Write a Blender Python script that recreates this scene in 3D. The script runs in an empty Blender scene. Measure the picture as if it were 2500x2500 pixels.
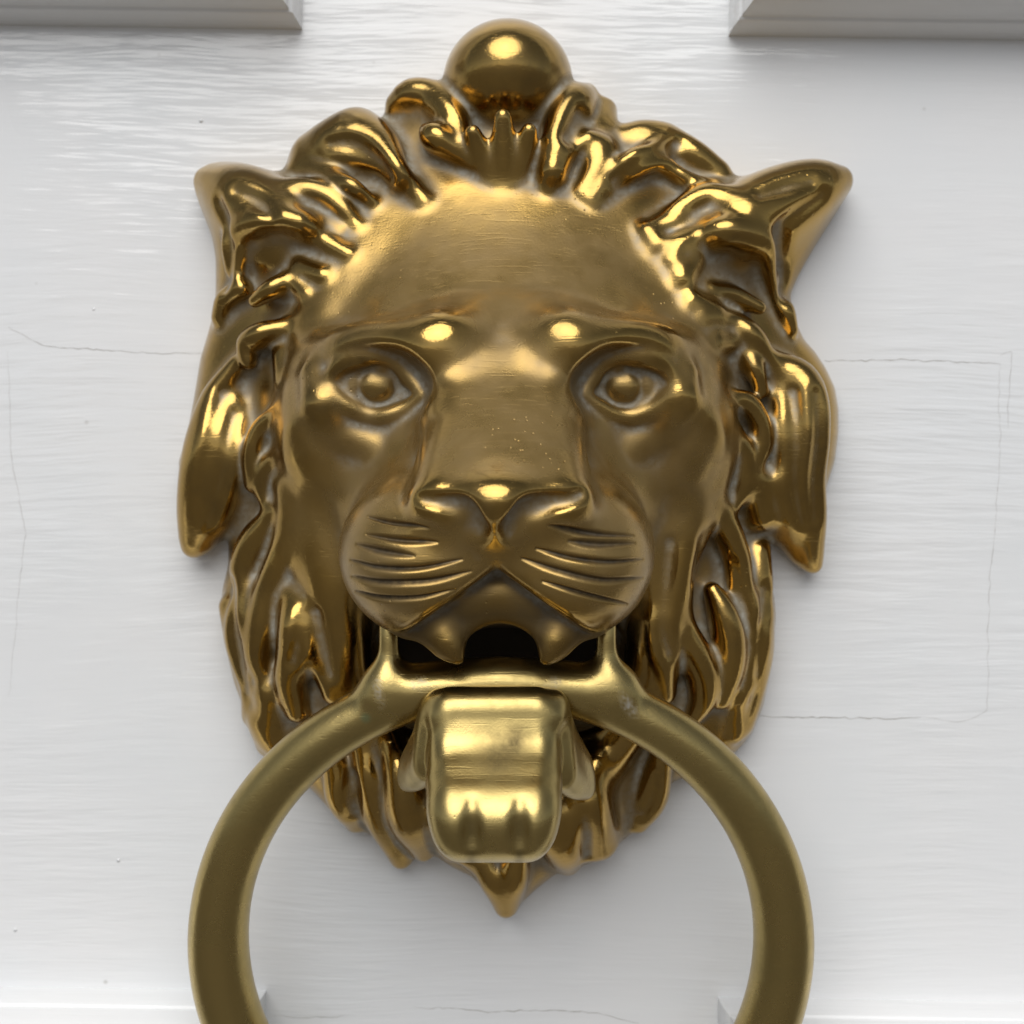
import bpy, bmesh, math, os, random, time
import numpy as np

# ------------------------------------------------------------------ frame
# Real sizes: the door's face is the plane y = 0, the knocker stands out towards -y.
# Millimetres are used while sculpting (x right, z up, p = protrusion from the door).
DIST = 270.0                 # camera to door face, mm
FRAME = 195.0                # width of door face seen by the picture, mm
MM = 0.001
VOX = 0.32                   # sculpting grid, mm
PXS = FRAME / 2500.0

def P(u, v, p):
    """a point seen at photograph pixel (u, v) that stands p mm proud of the door -> x, z, p in mm"""
    s = PXS * (1.0 - p / DIST)
    return np.array(((u - 1250.0) * s, (1250.0 - v) * s, p))

sc = bpy.context.scene
C = sc.collection
cam_d = bpy.data.cameras.new('camera')
cam = bpy.data.objects.new('camera', cam_d)
C.objects.link(cam)
cam.location = (0, -DIST * MM, 0)
cam.rotation_euler = (math.radians(90), 0, 0)
cam_d.sensor_fit = 'HORIZONTAL'
cam_d.angle = 2 * math.atan(FRAME / 2 / DIST)
cam_d.clip_start = 0.01
cam_d.clip_end = 500
cam_d.dof.use_dof = True
cam_d.dof.focus_distance = 0.228
cam_d.dof.aperture_fstop = 22.0
sc.camera = cam

SUN_EL, SUN_AZ = math.radians(45), math.radians(-8)      # azimuth: negative = to the camera's left, in front of the door
w = bpy.data.worlds.new('World'); sc.world = w; w.use_nodes = True
nt = w.node_tree
bg = nt.nodes['Background']
sky = nt.nodes.new('ShaderNodeTexSky')
sky.sky_type = 'NISHITA'; sky.sun_disc = False
sky.sun_elevation = SUN_EL
sky.sun_rotation = math.pi - SUN_AZ
sky.air_density = 0.5; sky.dust_density = 1.1; sky.ozone_density = 1.0
hs = nt.nodes.new('ShaderNodeHueSaturation'); hs.inputs['Saturation'].default_value = 0.35     # grey overcast
nt.links.new(sky.outputs[0], hs.inputs['Color']); nt.links.new(hs.outputs[0], bg.inputs[0])
bg.inputs[1].default_value = 0.05
sun_d = bpy.data.lights.new('sun', 'SUN')
sun_d.energy = 1.5; sun_d.angle = math.radians(58); sun_d.color = (1.0, 0.985, 0.955)
sun = bpy.data.objects.new('sun', sun_d); C.objects.link(sun)
from mathutils import Vector
ldir = Vector((math.sin(SUN_AZ) * math.cos(SUN_EL), -math.cos(SUN_AZ) * math.cos(SUN_EL), math.sin(SUN_EL)))
sun.rotation_euler = (-ldir).to_track_quat('-Z', 'Y').to_euler()
sun.location = ldir * 2

sc.view_settings.view_transform = 'Standard'
sc.view_settings.look = 'None'
sc.view_settings.gamma = 1.0
sc.view_settings.use_curve_mapping = False
sc.view_settings.exposure = 0.76
sc.cycles.max_bounces = 6
sc.cycles.glossy_bounces = 4
sc.cycles.sample_clamp_indirect = 8
sc.cycles.use_denoising = True

# ------------------------------------------------------------------ materials
def new_mat(name):
    m = bpy.data.materials.new(name); m.use_nodes = True
    n = m.node_tree; b = n.nodes['Principled BSDF']
    return m, n, b

def node(n, t, **kw):
    x = n.nodes.new(t)
    for k, v in kw.items():
        if k in x.inputs: x.inputs[k].default_value = v
        else: setattr(x, k, v)
    return x

def ramp(n, src, stops):
    r = n.nodes.new('ShaderNodeValToRGB')
    el = r.color_ramp.elements
    while len(el) < len(stops): el.new(0.5)
    for e, (pos, col) in zip(el, stops):
        e.position = pos; e.color = col if len(col) == 4 else (*col, 1)
    n.links.new(src, r.inputs[0])
    return r

def noise(n, scale, detail=4, rough=0.55, vec=None, dist=0.0):
    x = node(n, 'ShaderNodeTexNoise')
    x.inputs['Scale'].default_value = scale; x.inputs['Detail'].default_value = detail
    x.inputs['Roughness'].default_value = rough; x.inputs['Distortion'].default_value = dist
    if vec is not None: n.links.new(vec, x.inputs['Vector'])
    return x

def mathn(n, op, a, b=None, clamp=False):
    x = n.nodes.new('ShaderNodeMath'); x.operation = op; x.use_clamp = clamp
    for i, s in enumerate((a, b)):
        if s is None: continue
        if isinstance(s, (int, float)): x.inputs[i].default_value = s
        else: n.links.new(s, x.inputs[i])
    return x.outputs[0]

def mix(n, fac, a, b):
    x = n.nodes.new('ShaderNodeMix'); x.data_type = 'RGBA'
    n.links.new(fac, x.inputs[0])
    for s, i in ((a, 6), (b, 7)):
        if isinstance(s, tuple): x.inputs[i].default_value = s if len(s) == 4 else (*s, 1)
        else: n.links.new(s, x.inputs[i])
    return x.outputs[2]

def make_brass(name, polished, dull, residue, pale, r0, r1, pits, use_attr=True):
    m, n, b = new_mat(name)
    tc = node(n, 'ShaderNodeTexCoord')
    obj = tc.outputs['Object']
    big = noise(n, 45, 3, 0.55, obj)
    fine = noise(n, 420, 3, 0.6, obj)
    micro = noise(n, 2600, 1, 0.6, obj)
    tarn = ramp(n, big.outputs[0], [(0.36, (0, 0, 0)), (0.66, (1, 1, 1))])
    tf = mathn(n, 'MULTIPLY', tarn.outputs[0], fine.outputs[0])
    mid = noise(n, 150, 2, 0.6, obj)
    tf = mathn(n, 'MULTIPLY', tf, 1.3, clamp=True)
    col = mix(n, tf, polished, dull)
    rough = n.nodes.new('ShaderNodeMapRange')
    rough.inputs[3].default_value = r0; rough.inputs[4].default_value = r1
    n.links.new(tf, rough.inputs[0])
    rg = mathn(n, 'ADD', rough.outputs[0], mathn(n, 'MULTIPLY', fine.outputs[0], 0.05))
    if use_attr:
        def attr(nm):
            a = node(n, 'ShaderNodeAttribute'); a.attribute_name = nm; return a.outputs['Fac']
        patch = noise(n, 900, 2, 0.6, obj).outputs[0]
        blotch = mathn(n, 'ADD', mathn(n, 'ADD', mathn(n, 'MULTIPLY', big.outputs[0], 0.9), mathn(n, 'MULTIPLY', mid.outputs[0], 1.5)), -0.45)
        # handled film over the smooth face, dull deposits in the hollows, rubbed crests
        fl = mathn(n, 'MULTIPLY', attr('film'), blotch, clamp=True)
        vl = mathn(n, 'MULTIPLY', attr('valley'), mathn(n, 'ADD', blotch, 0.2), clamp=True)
        cr = attr('crest')
        dirt = mathn(n, 'MAXIMUM', fl, vl)
        dirt = mathn(n, 'SUBTRACT', dirt, mathn(n, 'MULTIPLY', cr, 0.6), clamp=True)
        col = mix(n, dirt, col, dull)
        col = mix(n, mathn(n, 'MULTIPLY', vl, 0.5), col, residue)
        rg = mathn(n, 'ADD', rg, mathn(n, 'MULTIPLY', dirt, 0.17))
        rg = mathn(n, 'ADD', rg, mathn(n, 'MULTIPLY', vl, 0.12))
        rg = mathn(n, 'SUBTRACT', rg, mathn(n, 'MULTIPLY', cr, 0.03))
        cv = mathn(n, 'MULTIPLY', attr('cavity'), mathn(n, 'MULTIPLY', mathn(n, 'ADD', mathn(n, 'MULTIPLY', patch, 1.8), -0.3), mathn(n, 'MULTIPLY', mid.outputs[0], 1.7)), clamp=True)
        col = mix(n, cv, col, pale)
        rg = mathn(n, 'ADD', rg, mathn(n, 'MULTIPLY', cv, 0.3))
        col = mix(n, mathn(n, 'MULTIPLY', attr('verdigris'), 0.8), col, (0.36, 0.40, 0.20))
        gm = mathn(n, 'MULTIPLY', attr('recess_dark'), mathn(n, 'ADD', mathn(n, 'MULTIPLY', patch, 0.8), 0.35), clamp=True)
        col = mix(n, gm, col, (0.06, 0.045, 0.028))  # darker whisker grooves; on the striker, painted shade of dent and flutes
        rg = mathn(n, 'ADD', rg, mathn(n, 'MULTIPLY', gm, 0.35))
        # mouth cavity: shade painted near black; gum: rough, unpolished casting
        rw = attr('shade_raw')
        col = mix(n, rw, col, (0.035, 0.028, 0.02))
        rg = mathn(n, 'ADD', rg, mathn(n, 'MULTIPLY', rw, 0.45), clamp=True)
        mt = mathn(n, 'ADD', mathn(n, 'MULTIPLY', cv, 0.4), mathn(n, 'ADD', mathn(n, 'MULTIPLY', dirt, 0.42), mathn(n, 'MULTIPLY', vl, 0.2)))
        n.links.new(mathn(n, 'SUBTRACT', 1.0, mt, clamp=True), b.inputs['Metallic'])
    else:
        b.inputs['Metallic'].default_value = 1.0
    n.links.new(col, b.inputs['Base Color'])
    n.links.new(rg, b.inputs['Roughness'])
    # casting pits and hand-finished unevenness
    vor = node(n, 'ShaderNodeTexVoronoi'); vor.inputs['Scale'].default_value = 700
    n.links.new(obj, vor.inputs['Vector'])
    pit = ramp(n, vor.outputs['Distance'], [(0.0, (0, 0, 0)), (0.16, (1, 1, 1))])
    pm = ramp(n, noise(n, 60, 1, 0.6, obj).outputs[0], [(0.58, (0, 0, 0)), (0.68, (1, 1, 1))])
    pitm = mathn(n, 'SUBTRACT', 1.0, mathn(n, 'MULTIPLY', pm.outputs[0], mathn(n, 'SUBTRACT', 1.0, pit.outputs[0])))
    b1 = node(n, 'ShaderNodeBump'); b1.inputs['Strength'].default_value = pits; b1.inputs['Distance'].default_value = 0.0002
    n.links.new(pitm, b1.inputs['Height'])
    b2 = node(n, 'ShaderNodeBump'); b2.inputs['Strength'].default_value = 0.10; b2.inputs['Distance'].default_value = 0.0006
    n.links.new(noise(n, 160, 1, 0.5, obj).outputs[0], b2.inputs['Height'])
    n.links.new(b1.outputs[0], b2.inputs['Normal'])
    mps = node(n, 'ShaderNodeMapping'); mps.inputs['Rotation'].default_value = (0.3, 0.9, 0.2); mps.inputs['Scale'].default_value = (120, 2200, 2200)
    n.links.new(obj, mps.inputs['Vector'])
    scr = ramp(n, noise(n, 1.0, 1, 0.5, mps.outputs[0]).outputs[0], [(0.62, (0, 0, 0)), (0.68, (1, 1, 1))])
    hm = mathn(n, 'SUBTRACT', micro.outputs[0], mathn(n, 'MULTIPLY', scr.outputs[0], 0.8))
    b3 = node(n, 'ShaderNodeBump'); b3.inputs['Strength'].default_value = 0.14; b3.inputs['Distance'].default_value = 0.0001
    n.links.new(hm, b3.inputs['Height'])
    n.links.new(b2.outputs[0], b3.inputs['Normal'])
    n.links.new(b3.outputs[0], b.inputs['Normal'])
    return m

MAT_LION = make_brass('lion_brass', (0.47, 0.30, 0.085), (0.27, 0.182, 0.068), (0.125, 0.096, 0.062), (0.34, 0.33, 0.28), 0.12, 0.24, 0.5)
MAT_RING = make_brass('ring_brass', (0.50, 0.375, 0.142), (0.345, 0.268, 0.105), (0.2, 0.17, 0.12), (0.45, 0.42, 0.35), 0.22, 0.38, 0.15)

def make_paint():
    m, n, b = new_mat('white_gloss_paint')
    tc = node(n, 'ShaderNodeTexCoord'); obj = tc.outputs['Object']
    # brush strokes wander a little and come in patches
    wn = noise(n, 9, 2, 0.5, obj)
    off = node(n, 'ShaderNodeVectorMath'); off.operation = 'MULTIPLY_ADD'
    n.links.new(wn.outputs['Color'], off.inputs[0]); off.inputs[1].default_value = (0.0, 0.0, 0.012); n.links.new(obj, off.inputs[2])
    def strokes(sx, sz, detail, dist=0.3):
        mp = node(n, 'ShaderNodeMapping'); mp.inputs['Scale'].default_value = (sx, sz, sz)
        n.links.new(off.outputs[0], mp.inputs['Vector'])
        return noise(n, 1.0, detail, 0.6, mp.outputs[0], dist).outputs[0]
    broad = strokes(30, 330, 3, 0.15); fine = strokes(55, 900, 2, 0.1)
    patch = ramp(n, noise(n, 22, 3, 0.6, obj).outputs[0], [(0.38, (0.15, 0.15, 0.15)), (0.64, (1, 1, 1))]).outputs[0]
    blot = noise(n, 14, 4, 0.6, obj)
    col = mix(n, ramp(n, blot.outputs[0], [(0.35, (0, 0, 0)), (0.7, (1, 1, 1))]).outputs[0], (0.785, 0.79, 0.795), (0.745, 0.768, 0.785))
    vor = node(n, 'ShaderNodeTexVoronoi'); vor.inputs['Scale'].default_value = 150
    n.links.new(obj, vor.inputs['Vector'])
    nib = ramp(n, vor.outputs['Distance'], [(0.0, (1, 1, 1)), (0.06, (0, 0, 0))])
    vcol = node(n, 'ShaderNodeSeparateColor'); n.links.new(vor.outputs['Color'], vcol.inputs[0])
    nibm = mathn(n, 'MULTIPLY', nib.outputs[0], mathn(n, 'GREATER_THAN', vcol.outputs[0], 0.9))
    # faint grime specks
    v2 = node(n, 'ShaderNodeTexVoronoi'); v2.inputs['Scale'].default_value = 60; n.links.new(obj, v2.inputs['Vector'])
    vc2 = node(n, 'ShaderNodeSeparateColor'); n.links.new(v2.outputs['Color'], vc2.inputs[0])
    spk = mathn(n, 'MULTIPLY', ramp(n, v2.outputs['Distance'], [(0.0, (1, 1, 1)), (0.035, (0, 0, 0))]).outputs[0], mathn(n, 'GREATER_THAN', vc2.outputs[1], 0.86))
    col = mix(n, mathn(n, 'MULTIPLY', spk, 0.6), col, (0.35, 0.33, 0.30))
    n.links.new(col, b.inputs['Base Color'])
    b.inputs['Roughness'].default_value = 0.09
    b.inputs['IOR'].default_value = 1.5
    hgt = mathn(n, 'MULTIPLY', broad, patch)
    b1 = node(n, 'ShaderNodeBump'); b1.inputs['Strength'].default_value = 0.55; b1.inputs['Distance'].default_value = 0.0006
    n.links.new(hgt, b1.inputs['Height'])
    b2 = node(n, 'ShaderNodeBump'); b2.inputs['Strength'].default_value = 0.16; b2.inputs['Distance'].default_value = 0.0002
    n.links.new(mathn(n, 'MULTIPLY', fine, patch), b2.inputs['Height']); n.links.new(b1.outputs[0], b2.inputs['Normal'])
    b3 = node(n, 'ShaderNodeBump'); b3.inputs['Strength'].default_value = 0.9; b3.inputs['Distance'].default_value = 0.0004
    n.links.new(nibm, b3.inputs['Height']); n.links.new(b2.outputs[0], b3.inputs['Normal'])
    n.links.new(b3.outputs[0], b.inputs['Normal'])
    return m
MAT_PAINT = make_paint()
MAT_CRACK, _n, _b = new_mat('paint_crack'); _b.inputs['Base Color'].default_value = (0.30, 0.28, 0.25, 1); _b.inputs['Roughness'].default_value = 0.8

# ------------------------------------------------------------------ object helpers
def link(o, parent=None):
    C.objects.link(o)
    if parent: o.parent = parent
    return o

def mesh_obj(name, verts, faces, mat, parent=None, smooth=True):
    me = bpy.data.meshes.new(name)
    verts = np.asarray(verts, dtype=np.float32)
    me.vertices.add(len(verts)); me.vertices.foreach_set('co', verts.ravel())
    if isinstance(faces, np.ndarray):
        nf, k = faces.shape
        me.loops.add(nf * k); me.polygons.add(nf)
        me.loops.foreach_set('vertex_index', faces.astype(np.int32).ravel())
        me.polygons.foreach_set('loop_start', np.arange(0, nf * k, k, dtype=np.int32))
        me.polygons.foreach_set('loop_total', np.full(nf, k, dtype=np.int32))
    else:
        me.clear_geometry(); me.from_pydata([tuple(map(float, v)) for v in verts], [], faces)
    me.update(calc_edges=True)
    me.validate()
    if smooth:
        me.polygons.foreach_set('use_smooth', np.ones(len(me.polygons), dtype=bool))
    me.materials.append(mat)
    return link(bpy.data.objects.new(name, me), parent)

def empty(name, loc, label, cat):
    o = bpy.data.objects.new(name, None); o.location = loc; o.empty_display_size = 0.02
    o['label'] = label; o['category'] = cat
    return link(o)

# ------------------------------------------------------------------ the ground in front of the door (out of frame, seen only in the brass)
MAT_STONE, _n, _b = new_mat('paving_stone'); _b.inputs['Roughness'].default_value = 0.8
_t = node(_n, 'ShaderNodeTexCoord')
_n.links.new(mix(_n, noise(_n, 3, 5, 0.6, _t.outputs['Object']).outputs[0], (0.12, 0.108, 0.095), (0.19, 0.172, 0.15)), _b.inputs['Base Color'])
gr = mesh_obj('pavement', np.array([(-120, -120, -1.2), (120, -120, -1.2), (120, 3, -1.2), (-120, 3, -1.2)]), [(0, 1, 2, 3)], MAT_STONE, smooth=False)
gr['kind'] = 'structure'

# ------------------------------------------------------------------ the door
ROLL = math.radians(-0.85)
door = empty('door', (0, 0, 0), 'white gloss painted panelled door behind the brass lion, brush marks and hairline cracks in the paint', 'door')
door.rotation_euler = (0, -ROLL, 0)
def D(u, v, p=0.0):
    """door-local mm of a photograph pixel on the door face"""
    x, z, p = P(u, v, p)
    c, s = math.cos(-ROLL), math.sin(-ROLL)
    return c * x - s * z, s * x + c * z
def box(name, x0, x1, z0, z1, y0, y1, parent):
    v = [(x, y, z) for x in (x0, x1) for y in (y0, y1) for z in (z0, z1)]
    v = np.array(v) * MM
    f = [(0, 1, 3, 2), (4, 6, 7, 5), (0, 4, 5, 1), (2, 3, 7, 6), (0, 2, 6, 4), (1, 5, 7, 3)]
    return mesh_obj(name, v, f, MAT_PAINT, parent, smooth=False)
ax, az = D(738, 66); bx_, bz = D(1778, 94)
cx_, cz = D(650, 2412); dx_, dz_ = D(1752, 2440)
top_z = (az + bz) / 2; low_z = (cz + dz_) / 2
in_l = ax - 6; in_r = bx_ + 6
BIG = 430; LOW = -1190; HIGH = 820
box('lock_rail', -BIG, BIG, low_z - 5, top_z + 5, 0, 38, door)
box('stile', in_l, in_r, top_z + 5.003, HIGH, 0.0, 38, door)
box('stile', in_l, in_r, LOW, low_z - 5.003, 0.0, 38, door)
for (x0, x1, z0, z1) in ((-BIG, in_l - .003, top_z + 5.003, HIGH), (in_r + .003, BIG, top_z + 5.003, HIGH), (-BIG, in_l - .003, LOW, low_z - 5.003), (in_r + .003, BIG, LOW, low_z - 5.003)):
    box('panel', x0, x1, z0, z1, 9, 20, door)
# bolection moulding: (inward offset from the outer edge, height above the door face)
PROF = [(0, -1.0), (0.05, 1.0), (0.35, 4.0), (0.9, 6.0), (1.6, 6.6), (1.9, 8.2), (2.6, 11.0), (4.0, 13.2), (6.5, 14.4), (9.5, 14.2), (12, 11.6), (14, 8.0), (16, 2), (18, -3), (20, -8.5)]
def smooth_prof(pr, n=5):
    pr = np.array(pr, float); out = []
    for i in range(len(pr) - 1):
        p0, p1, p2, p3 = pr[max(i - 1, 0)], pr[i], pr[i + 1], pr[min(i + 2, len(pr) - 1)]
        for t in np.linspace(0, 1, n, endpoint=False):
            out.append(.5 * ((2 * p1) + (-p0 + p2) * t + (2 * p0 - 5 * p1 + 4 * p2 - p3) * t * t + (-p0 + 3 * p1 - 3 * p2 + p3) * t ** 3))
    out.append(pr[-1]); return np.array(out)
def moulding(x_edge, z_edge, sx, sz, L=260):
    """two mitred lengths of moulding meeting at the outer corner (x_edge, z_edge); panel lies towards (sx, sz)"""
    pr = smooth_prof(PROF); rng = np.random.default_rng(int(abs(x_edge * 7 + z_edge)))
    segs = 90; V = []; F = []
    path = [('h', 1 - i / segs) for i in range(segs)] + [('c', 0)] + [('v', (i + 1) / segs) for i in range(segs)]
    wob = np.cumsum(rng.normal(0, 0.012, len(path))); wob -= np.linspace(wob[0], wob[-1], len(path))
    for (kind, t), wb in zip(path, wob):
        for o, h in pr:
            if kind == 'h': x = x_edge + sx * max(o, t * t * L); z = z_edge + sz * o
            elif kind == 'v': x = x_edge + sx * o; z = z_edge + sz * max(o, t * t * L)
            else: x = x_edge + sx * o; z = z_edge + sz * o
            V.append((x * MM, -(h + wb) * MM, z * MM))
    k = len(pr)
    for i in range(len(path) - 1):
        for j in range(k - 1):
            a = i * k + j
            F.append((a, a + 1, a + k + 1, a + k))
    F = np.array(F)
    if sx * sz > 0: F = F[:, ::-1]
    return mesh_obj('panel_moulding', np.array(V), F, MAT_PAINT, door)
moulding(ax, top_z, -1, 1); moulding(bx_, top_z, 1, 1)
moulding(cx_, low_z, -1, -1); moulding(dx_, low_z, 1, -1)

# hairline paint cracks: thin ragged slits with a raised lip
def crack(pts, wid=0.16, seed=0, step=0.9):
    rng = np.random.default_rng(seed)
    q = np.array([D(u, v) for u, v in pts]); out = []
    for a, b in zip(q[:-1], q[1:]):
        n = max(2, int(np.hypot(*(b - a)) / step))
        for t in np.linspace(0, 1, n, endpoint=False): out.append(a + (b - a) * t)
    out.append(q[-1]); out = np.array(out)
    wob = np.cumsum(rng.normal(0, 0.10, (len(out), 2)), axis=0) * 0.6 + rng.normal(0, .10, (len(out), 2))
    wob -= np.linspace(0, 1, len(out))[:, None] * wob[-1]
    out = out + wob
    V = []; F = []
    for i, pnt in enumerate(out):
        t = out[min(i + 1, len(out) - 1)] - out[max(i - 1, 0)]; t = t / (np.hypot(*t) + 1e-9); nn = np.array((-t[1], t[0]))
        ww = wid * (0.25 + 0.75 * rng.random()) * (0.25 + 0.75 * math.sin(math.pi * min(1, max(0.03, i / (len(out) - 1)))) ** .5)
        for s in (-.5, .5): V.append(((pnt + nn * s * ww)[0] * MM, -0.02 * MM, (pnt + nn * s * ww)[1] * MM))
    for i in range(len(out) - 1): F.append((2 * i, 2 * i + 2, 2 * i + 3, 2 * i + 1))
    return mesh_obj('paint_crack', np.array(V), np.array(F), MAT_CRACK, door, smooth=False)
crack([(20, 800), (110, 848), (250, 856), (360, 862), (500, 864)], 0.16, 1)
crack([(20, 860), (24, 1100), (60, 1300), (40, 1500), (20, 1700)], 0.08, 2)
crack([(2010, 878), (2150, 880), (2300, 884), (2440, 888)], 0.18, 3)
crack([(2440, 888), (2446, 1100), (2425, 1400), (2412, 1740), (2350, 1765), (2250, 1750)], 0.09, 4)
crack([(1850, 1746), (1900, 1750), (2080, 1752), (2250, 1750)], 0.22, 5)
crack([(2440, 870), (2470, 860), (2460, 1050)], 0.09, 6)
crack([(1010, 2460), (1130, 2462), (1210, 2470), (1300, 2465), (1450, 2470), (1560, 2498)], 0.16, 7)
crack([(670, 2478), (760, 2484), (845, 2482)], 0.11, 8)

# ------------------------------------------------------------------ sculpting field
class Field:
    def __init__(s, x0, x1, z0, z1, p0, p1, vox):
        s.vox = vox
        s.x = np.arange(x0, x1, vox, dtype=np.float32); s.z = np.arange(z0, z1, vox, dtype=np.float32); s.p = np.arange(p0, p1, vox, dtype=np.float32)
        s.F = np.full((len(s.x), len(s.z), len(s.p)), 9.0, np.float32)
    def sub(s, lo, hi):
        r = []
        for ax, a, b in ((s.x, lo[0], hi[0]), (s.z, lo[1], hi[1]), (s.p, lo[2], hi[2])):
            i = int(np.searchsorted(ax, a)); j = int(np.searchsorted(ax, b))
            if j <= i: return None
            r.append(slice(i, j))
        return tuple(r)
    def axes(s, sl):
        return s.x[sl[0]][:, None, None], s.z[sl[1]][None, :, None], s.p[sl[2]][None, None, :]
    def add(s, sl, d, k):
        a = s.F[sl]
        h = np.maximum(k - np.abs(a - d), 0) / k
        s.F[sl] = np.minimum(a, d) - h * h * (k * 0.25)
    def cut(s, sl, d, k):
        a = s.F[sl]; e = -d
        h = np.maximum(k - np.abs(a - e), 0) / k
        s.F[sl] = np.maximum(a, e) + h * h * (k * 0.25)
    def ell(s, c, r, k=2.0, cut=False, rot=0.0, tilt=0.0):
        c = np.asarray(c, float); r = np.asarray(r, float); m = max(r) + k + 1.5
        sl = s.sub(c - m, c + m)
        if sl is None: return
        X, Z, Q = s.axes(sl); X = X - np.float32(c[0]); Z = Z - np.float32(c[1]); Q = Q - np.float32(c[2])
        if rot:
            co, si = math.cos(rot), math.sin(rot); X, Z = X * co + Z * si, -X * si + Z * co
        if tilt:
            co, si = math.cos(tilt), math.sin(tilt); Z, Q = Z * co + Q * si, -Z * si + Q * co
        k0 = np.sqrt((X / r[0]) ** 2 + (Z / r[1]) ** 2 + (Q / r[2]) ** 2) + 1e-4
        k1 = np.sqrt((X / r[0] ** 2) ** 2 + (Z / r[1] ** 2) ** 2 + (Q / r[2] ** 2) ** 2) + 1e-4
        d = (k0 * (k0 - 1) / k1).astype(np.float32)
        (s.cut if cut else s.add)(sl, d, k)
    def tube(s, pts, k=1.2, cut=False, flat=1.0):
        """pts: rows of x, z, p, r (mm); flat < 1 squashes the section towards the door"""
        q = spline(np.asarray(pts, float))
        m = q[:, 3].max() + k + 1.5
        lo = q[:, :3].min(0) - m; hi = q[:, :3].max(0) + m
        sl = s.sub(lo, hi)
        if sl is None: return
        buf = np.full([i.stop - i.start for i in sl], 9.0, np.float32)
        off = [i.start for i in sl]
        for a, b in zip(q[:-1], q[1:]):
            mm = max(a[3], b[3]) + k + 1.5
            s2 = s.sub(np.minimum(a[:3], b[:3]) - mm, np.maximum(a[:3], b[:3]) + mm)
            if s2 is None: continue
            X, Z, Q = s.axes(s2)
            d = (b - a); ff = 1.0 / flat
            L = d[0] ** 2 + d[1] ** 2 + (d[2] * ff) ** 2 + 1e-9
            X = X - np.float32(a[0]); Z = Z - np.float32(a[1]); Q = (Q - np.float32(a[2])) * np.float32(ff)
            t = np.clip((X * np.float32(d[0]) + Z * np.float32(d[1]) + Q * np.float32(d[2] * ff)) * np.float32(1 / L), 0, 1)
            dist = np.sqrt((X - t * np.float32(d[0])) ** 2 + (Z - t * np.float32(d[1])) ** 2 + (Q - t * np.float32(d[2] * ff)) ** 2)
            dist = dist - (np.float32(a[3]) + t * np.float32(d[3]))
            bs = tuple(slice(i.start - o, i.stop - o) for i, o in zip(s2, off))
            buf[bs] = np.minimum(buf[bs], dist)
        (s.cut if cut else s.add)(sl, buf, k)
    def soften(s, it):
        F = s.F
        for _ in range(it):
            for ax in range(3):
                G = np.moveaxis(F, ax, 0)
                mid = G[1:-1] * np.float32(.5); mid += G[:-2] * np.float32(.25); mid += G[2:] * np.float32(.25)
                G[1:-1] = mid
    def mesh(s):
        import openvdb
        g = openvdb.FloatGrid(background=1.0)
        g.copyFromArray(np.clip(s.F, -1.0, 1.0))
        pts, quads = g.convertToQuads(isovalue=0.0)
        pts = np.asarray(pts, np.float32)
        co = pts * np.float32(s.vox) + np.array((s.x[0], s.z[0], s.p[0]), np.float32)
        for _ in range(2):                              # settle the points on the surface
            f, g3 = s.sample(co)
            n2 = (g3 ** 2).sum(1, keepdims=True) + 1e-3
            st = np.clip(f[:, None] / n2, -s.vox, s.vox)
            co = co - 0.8 * g3 * st
        return co, np.asarray(quads)
    def sample(s, co):
        shp = np.array(s.F.shape)
        q = (co - np.array((s.x[0], s.z[0], s.p[0]), np.float32)) / np.float32(s.vox)
        q = np.clip(q, 1, shp - 3)
        i = q.astype(np.int32); t = (q - i)
        F = s.F; f = 0; g = [0, 0, 0]
        wx = (1 - t[:, 0], t[:, 0]); wz = (1 - t[:, 1], t[:, 1]); wp = (1 - t[:, 2], t[:, 2])
        for a in (0, 1):
            for b in (0, 1):
                for c in (0, 1):
                    vv = F[i[:, 0] + a, i[:, 1] + b, i[:, 2] + c]
                    f = f + vv * wx[a] * wz[b] * wp[c]
                    g[0] = g[0] + (2 * a - 1) * vv * wz[b] * wp[c]
                    g[1] = g[1] + (2 * b - 1) * vv * wx[a] * wp[c]
                    g[2] = g[2] + (2 * c - 1) * vv * wx[a] * wz[b]
        return f, np.stack(g, 1) / np.float32(s.vox)

def spline(q, n=None, step=1.1):
    out = []
    if len(q) < 3: q = np.array([q[0], (q[0] + q[-1]) / 2, q[-1]])
    n0 = n
    for i in range(len(q) - 1):
        n = n0 or int(np.clip(np.linalg.norm(q[i + 1, :3] - q[i, :3]) / step, 3, 14))
        p0 = q[i - 1] if i > 0 else 2 * q[0] - q[1]
        p1, p2 = q[i], q[i + 1]
        p3 = q[i + 2] if i + 2 < len(q) else 2 * q[-1] - q[-2]
        for t in np.arange(n) / n:
            out.append(.5 * ((2 * p1) + (-p0 + p2) * t + (2 * p0 - 5 * p1 + 4 * p2 - p3) * t * t + (-p0 + 3 * p1 - 3 * p2 + p3) * t ** 3))
    out.append(q[-1]); out = np.array(out); out[:, 3] = np.maximum(out[:, 3], 0.05)
    return out

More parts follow.
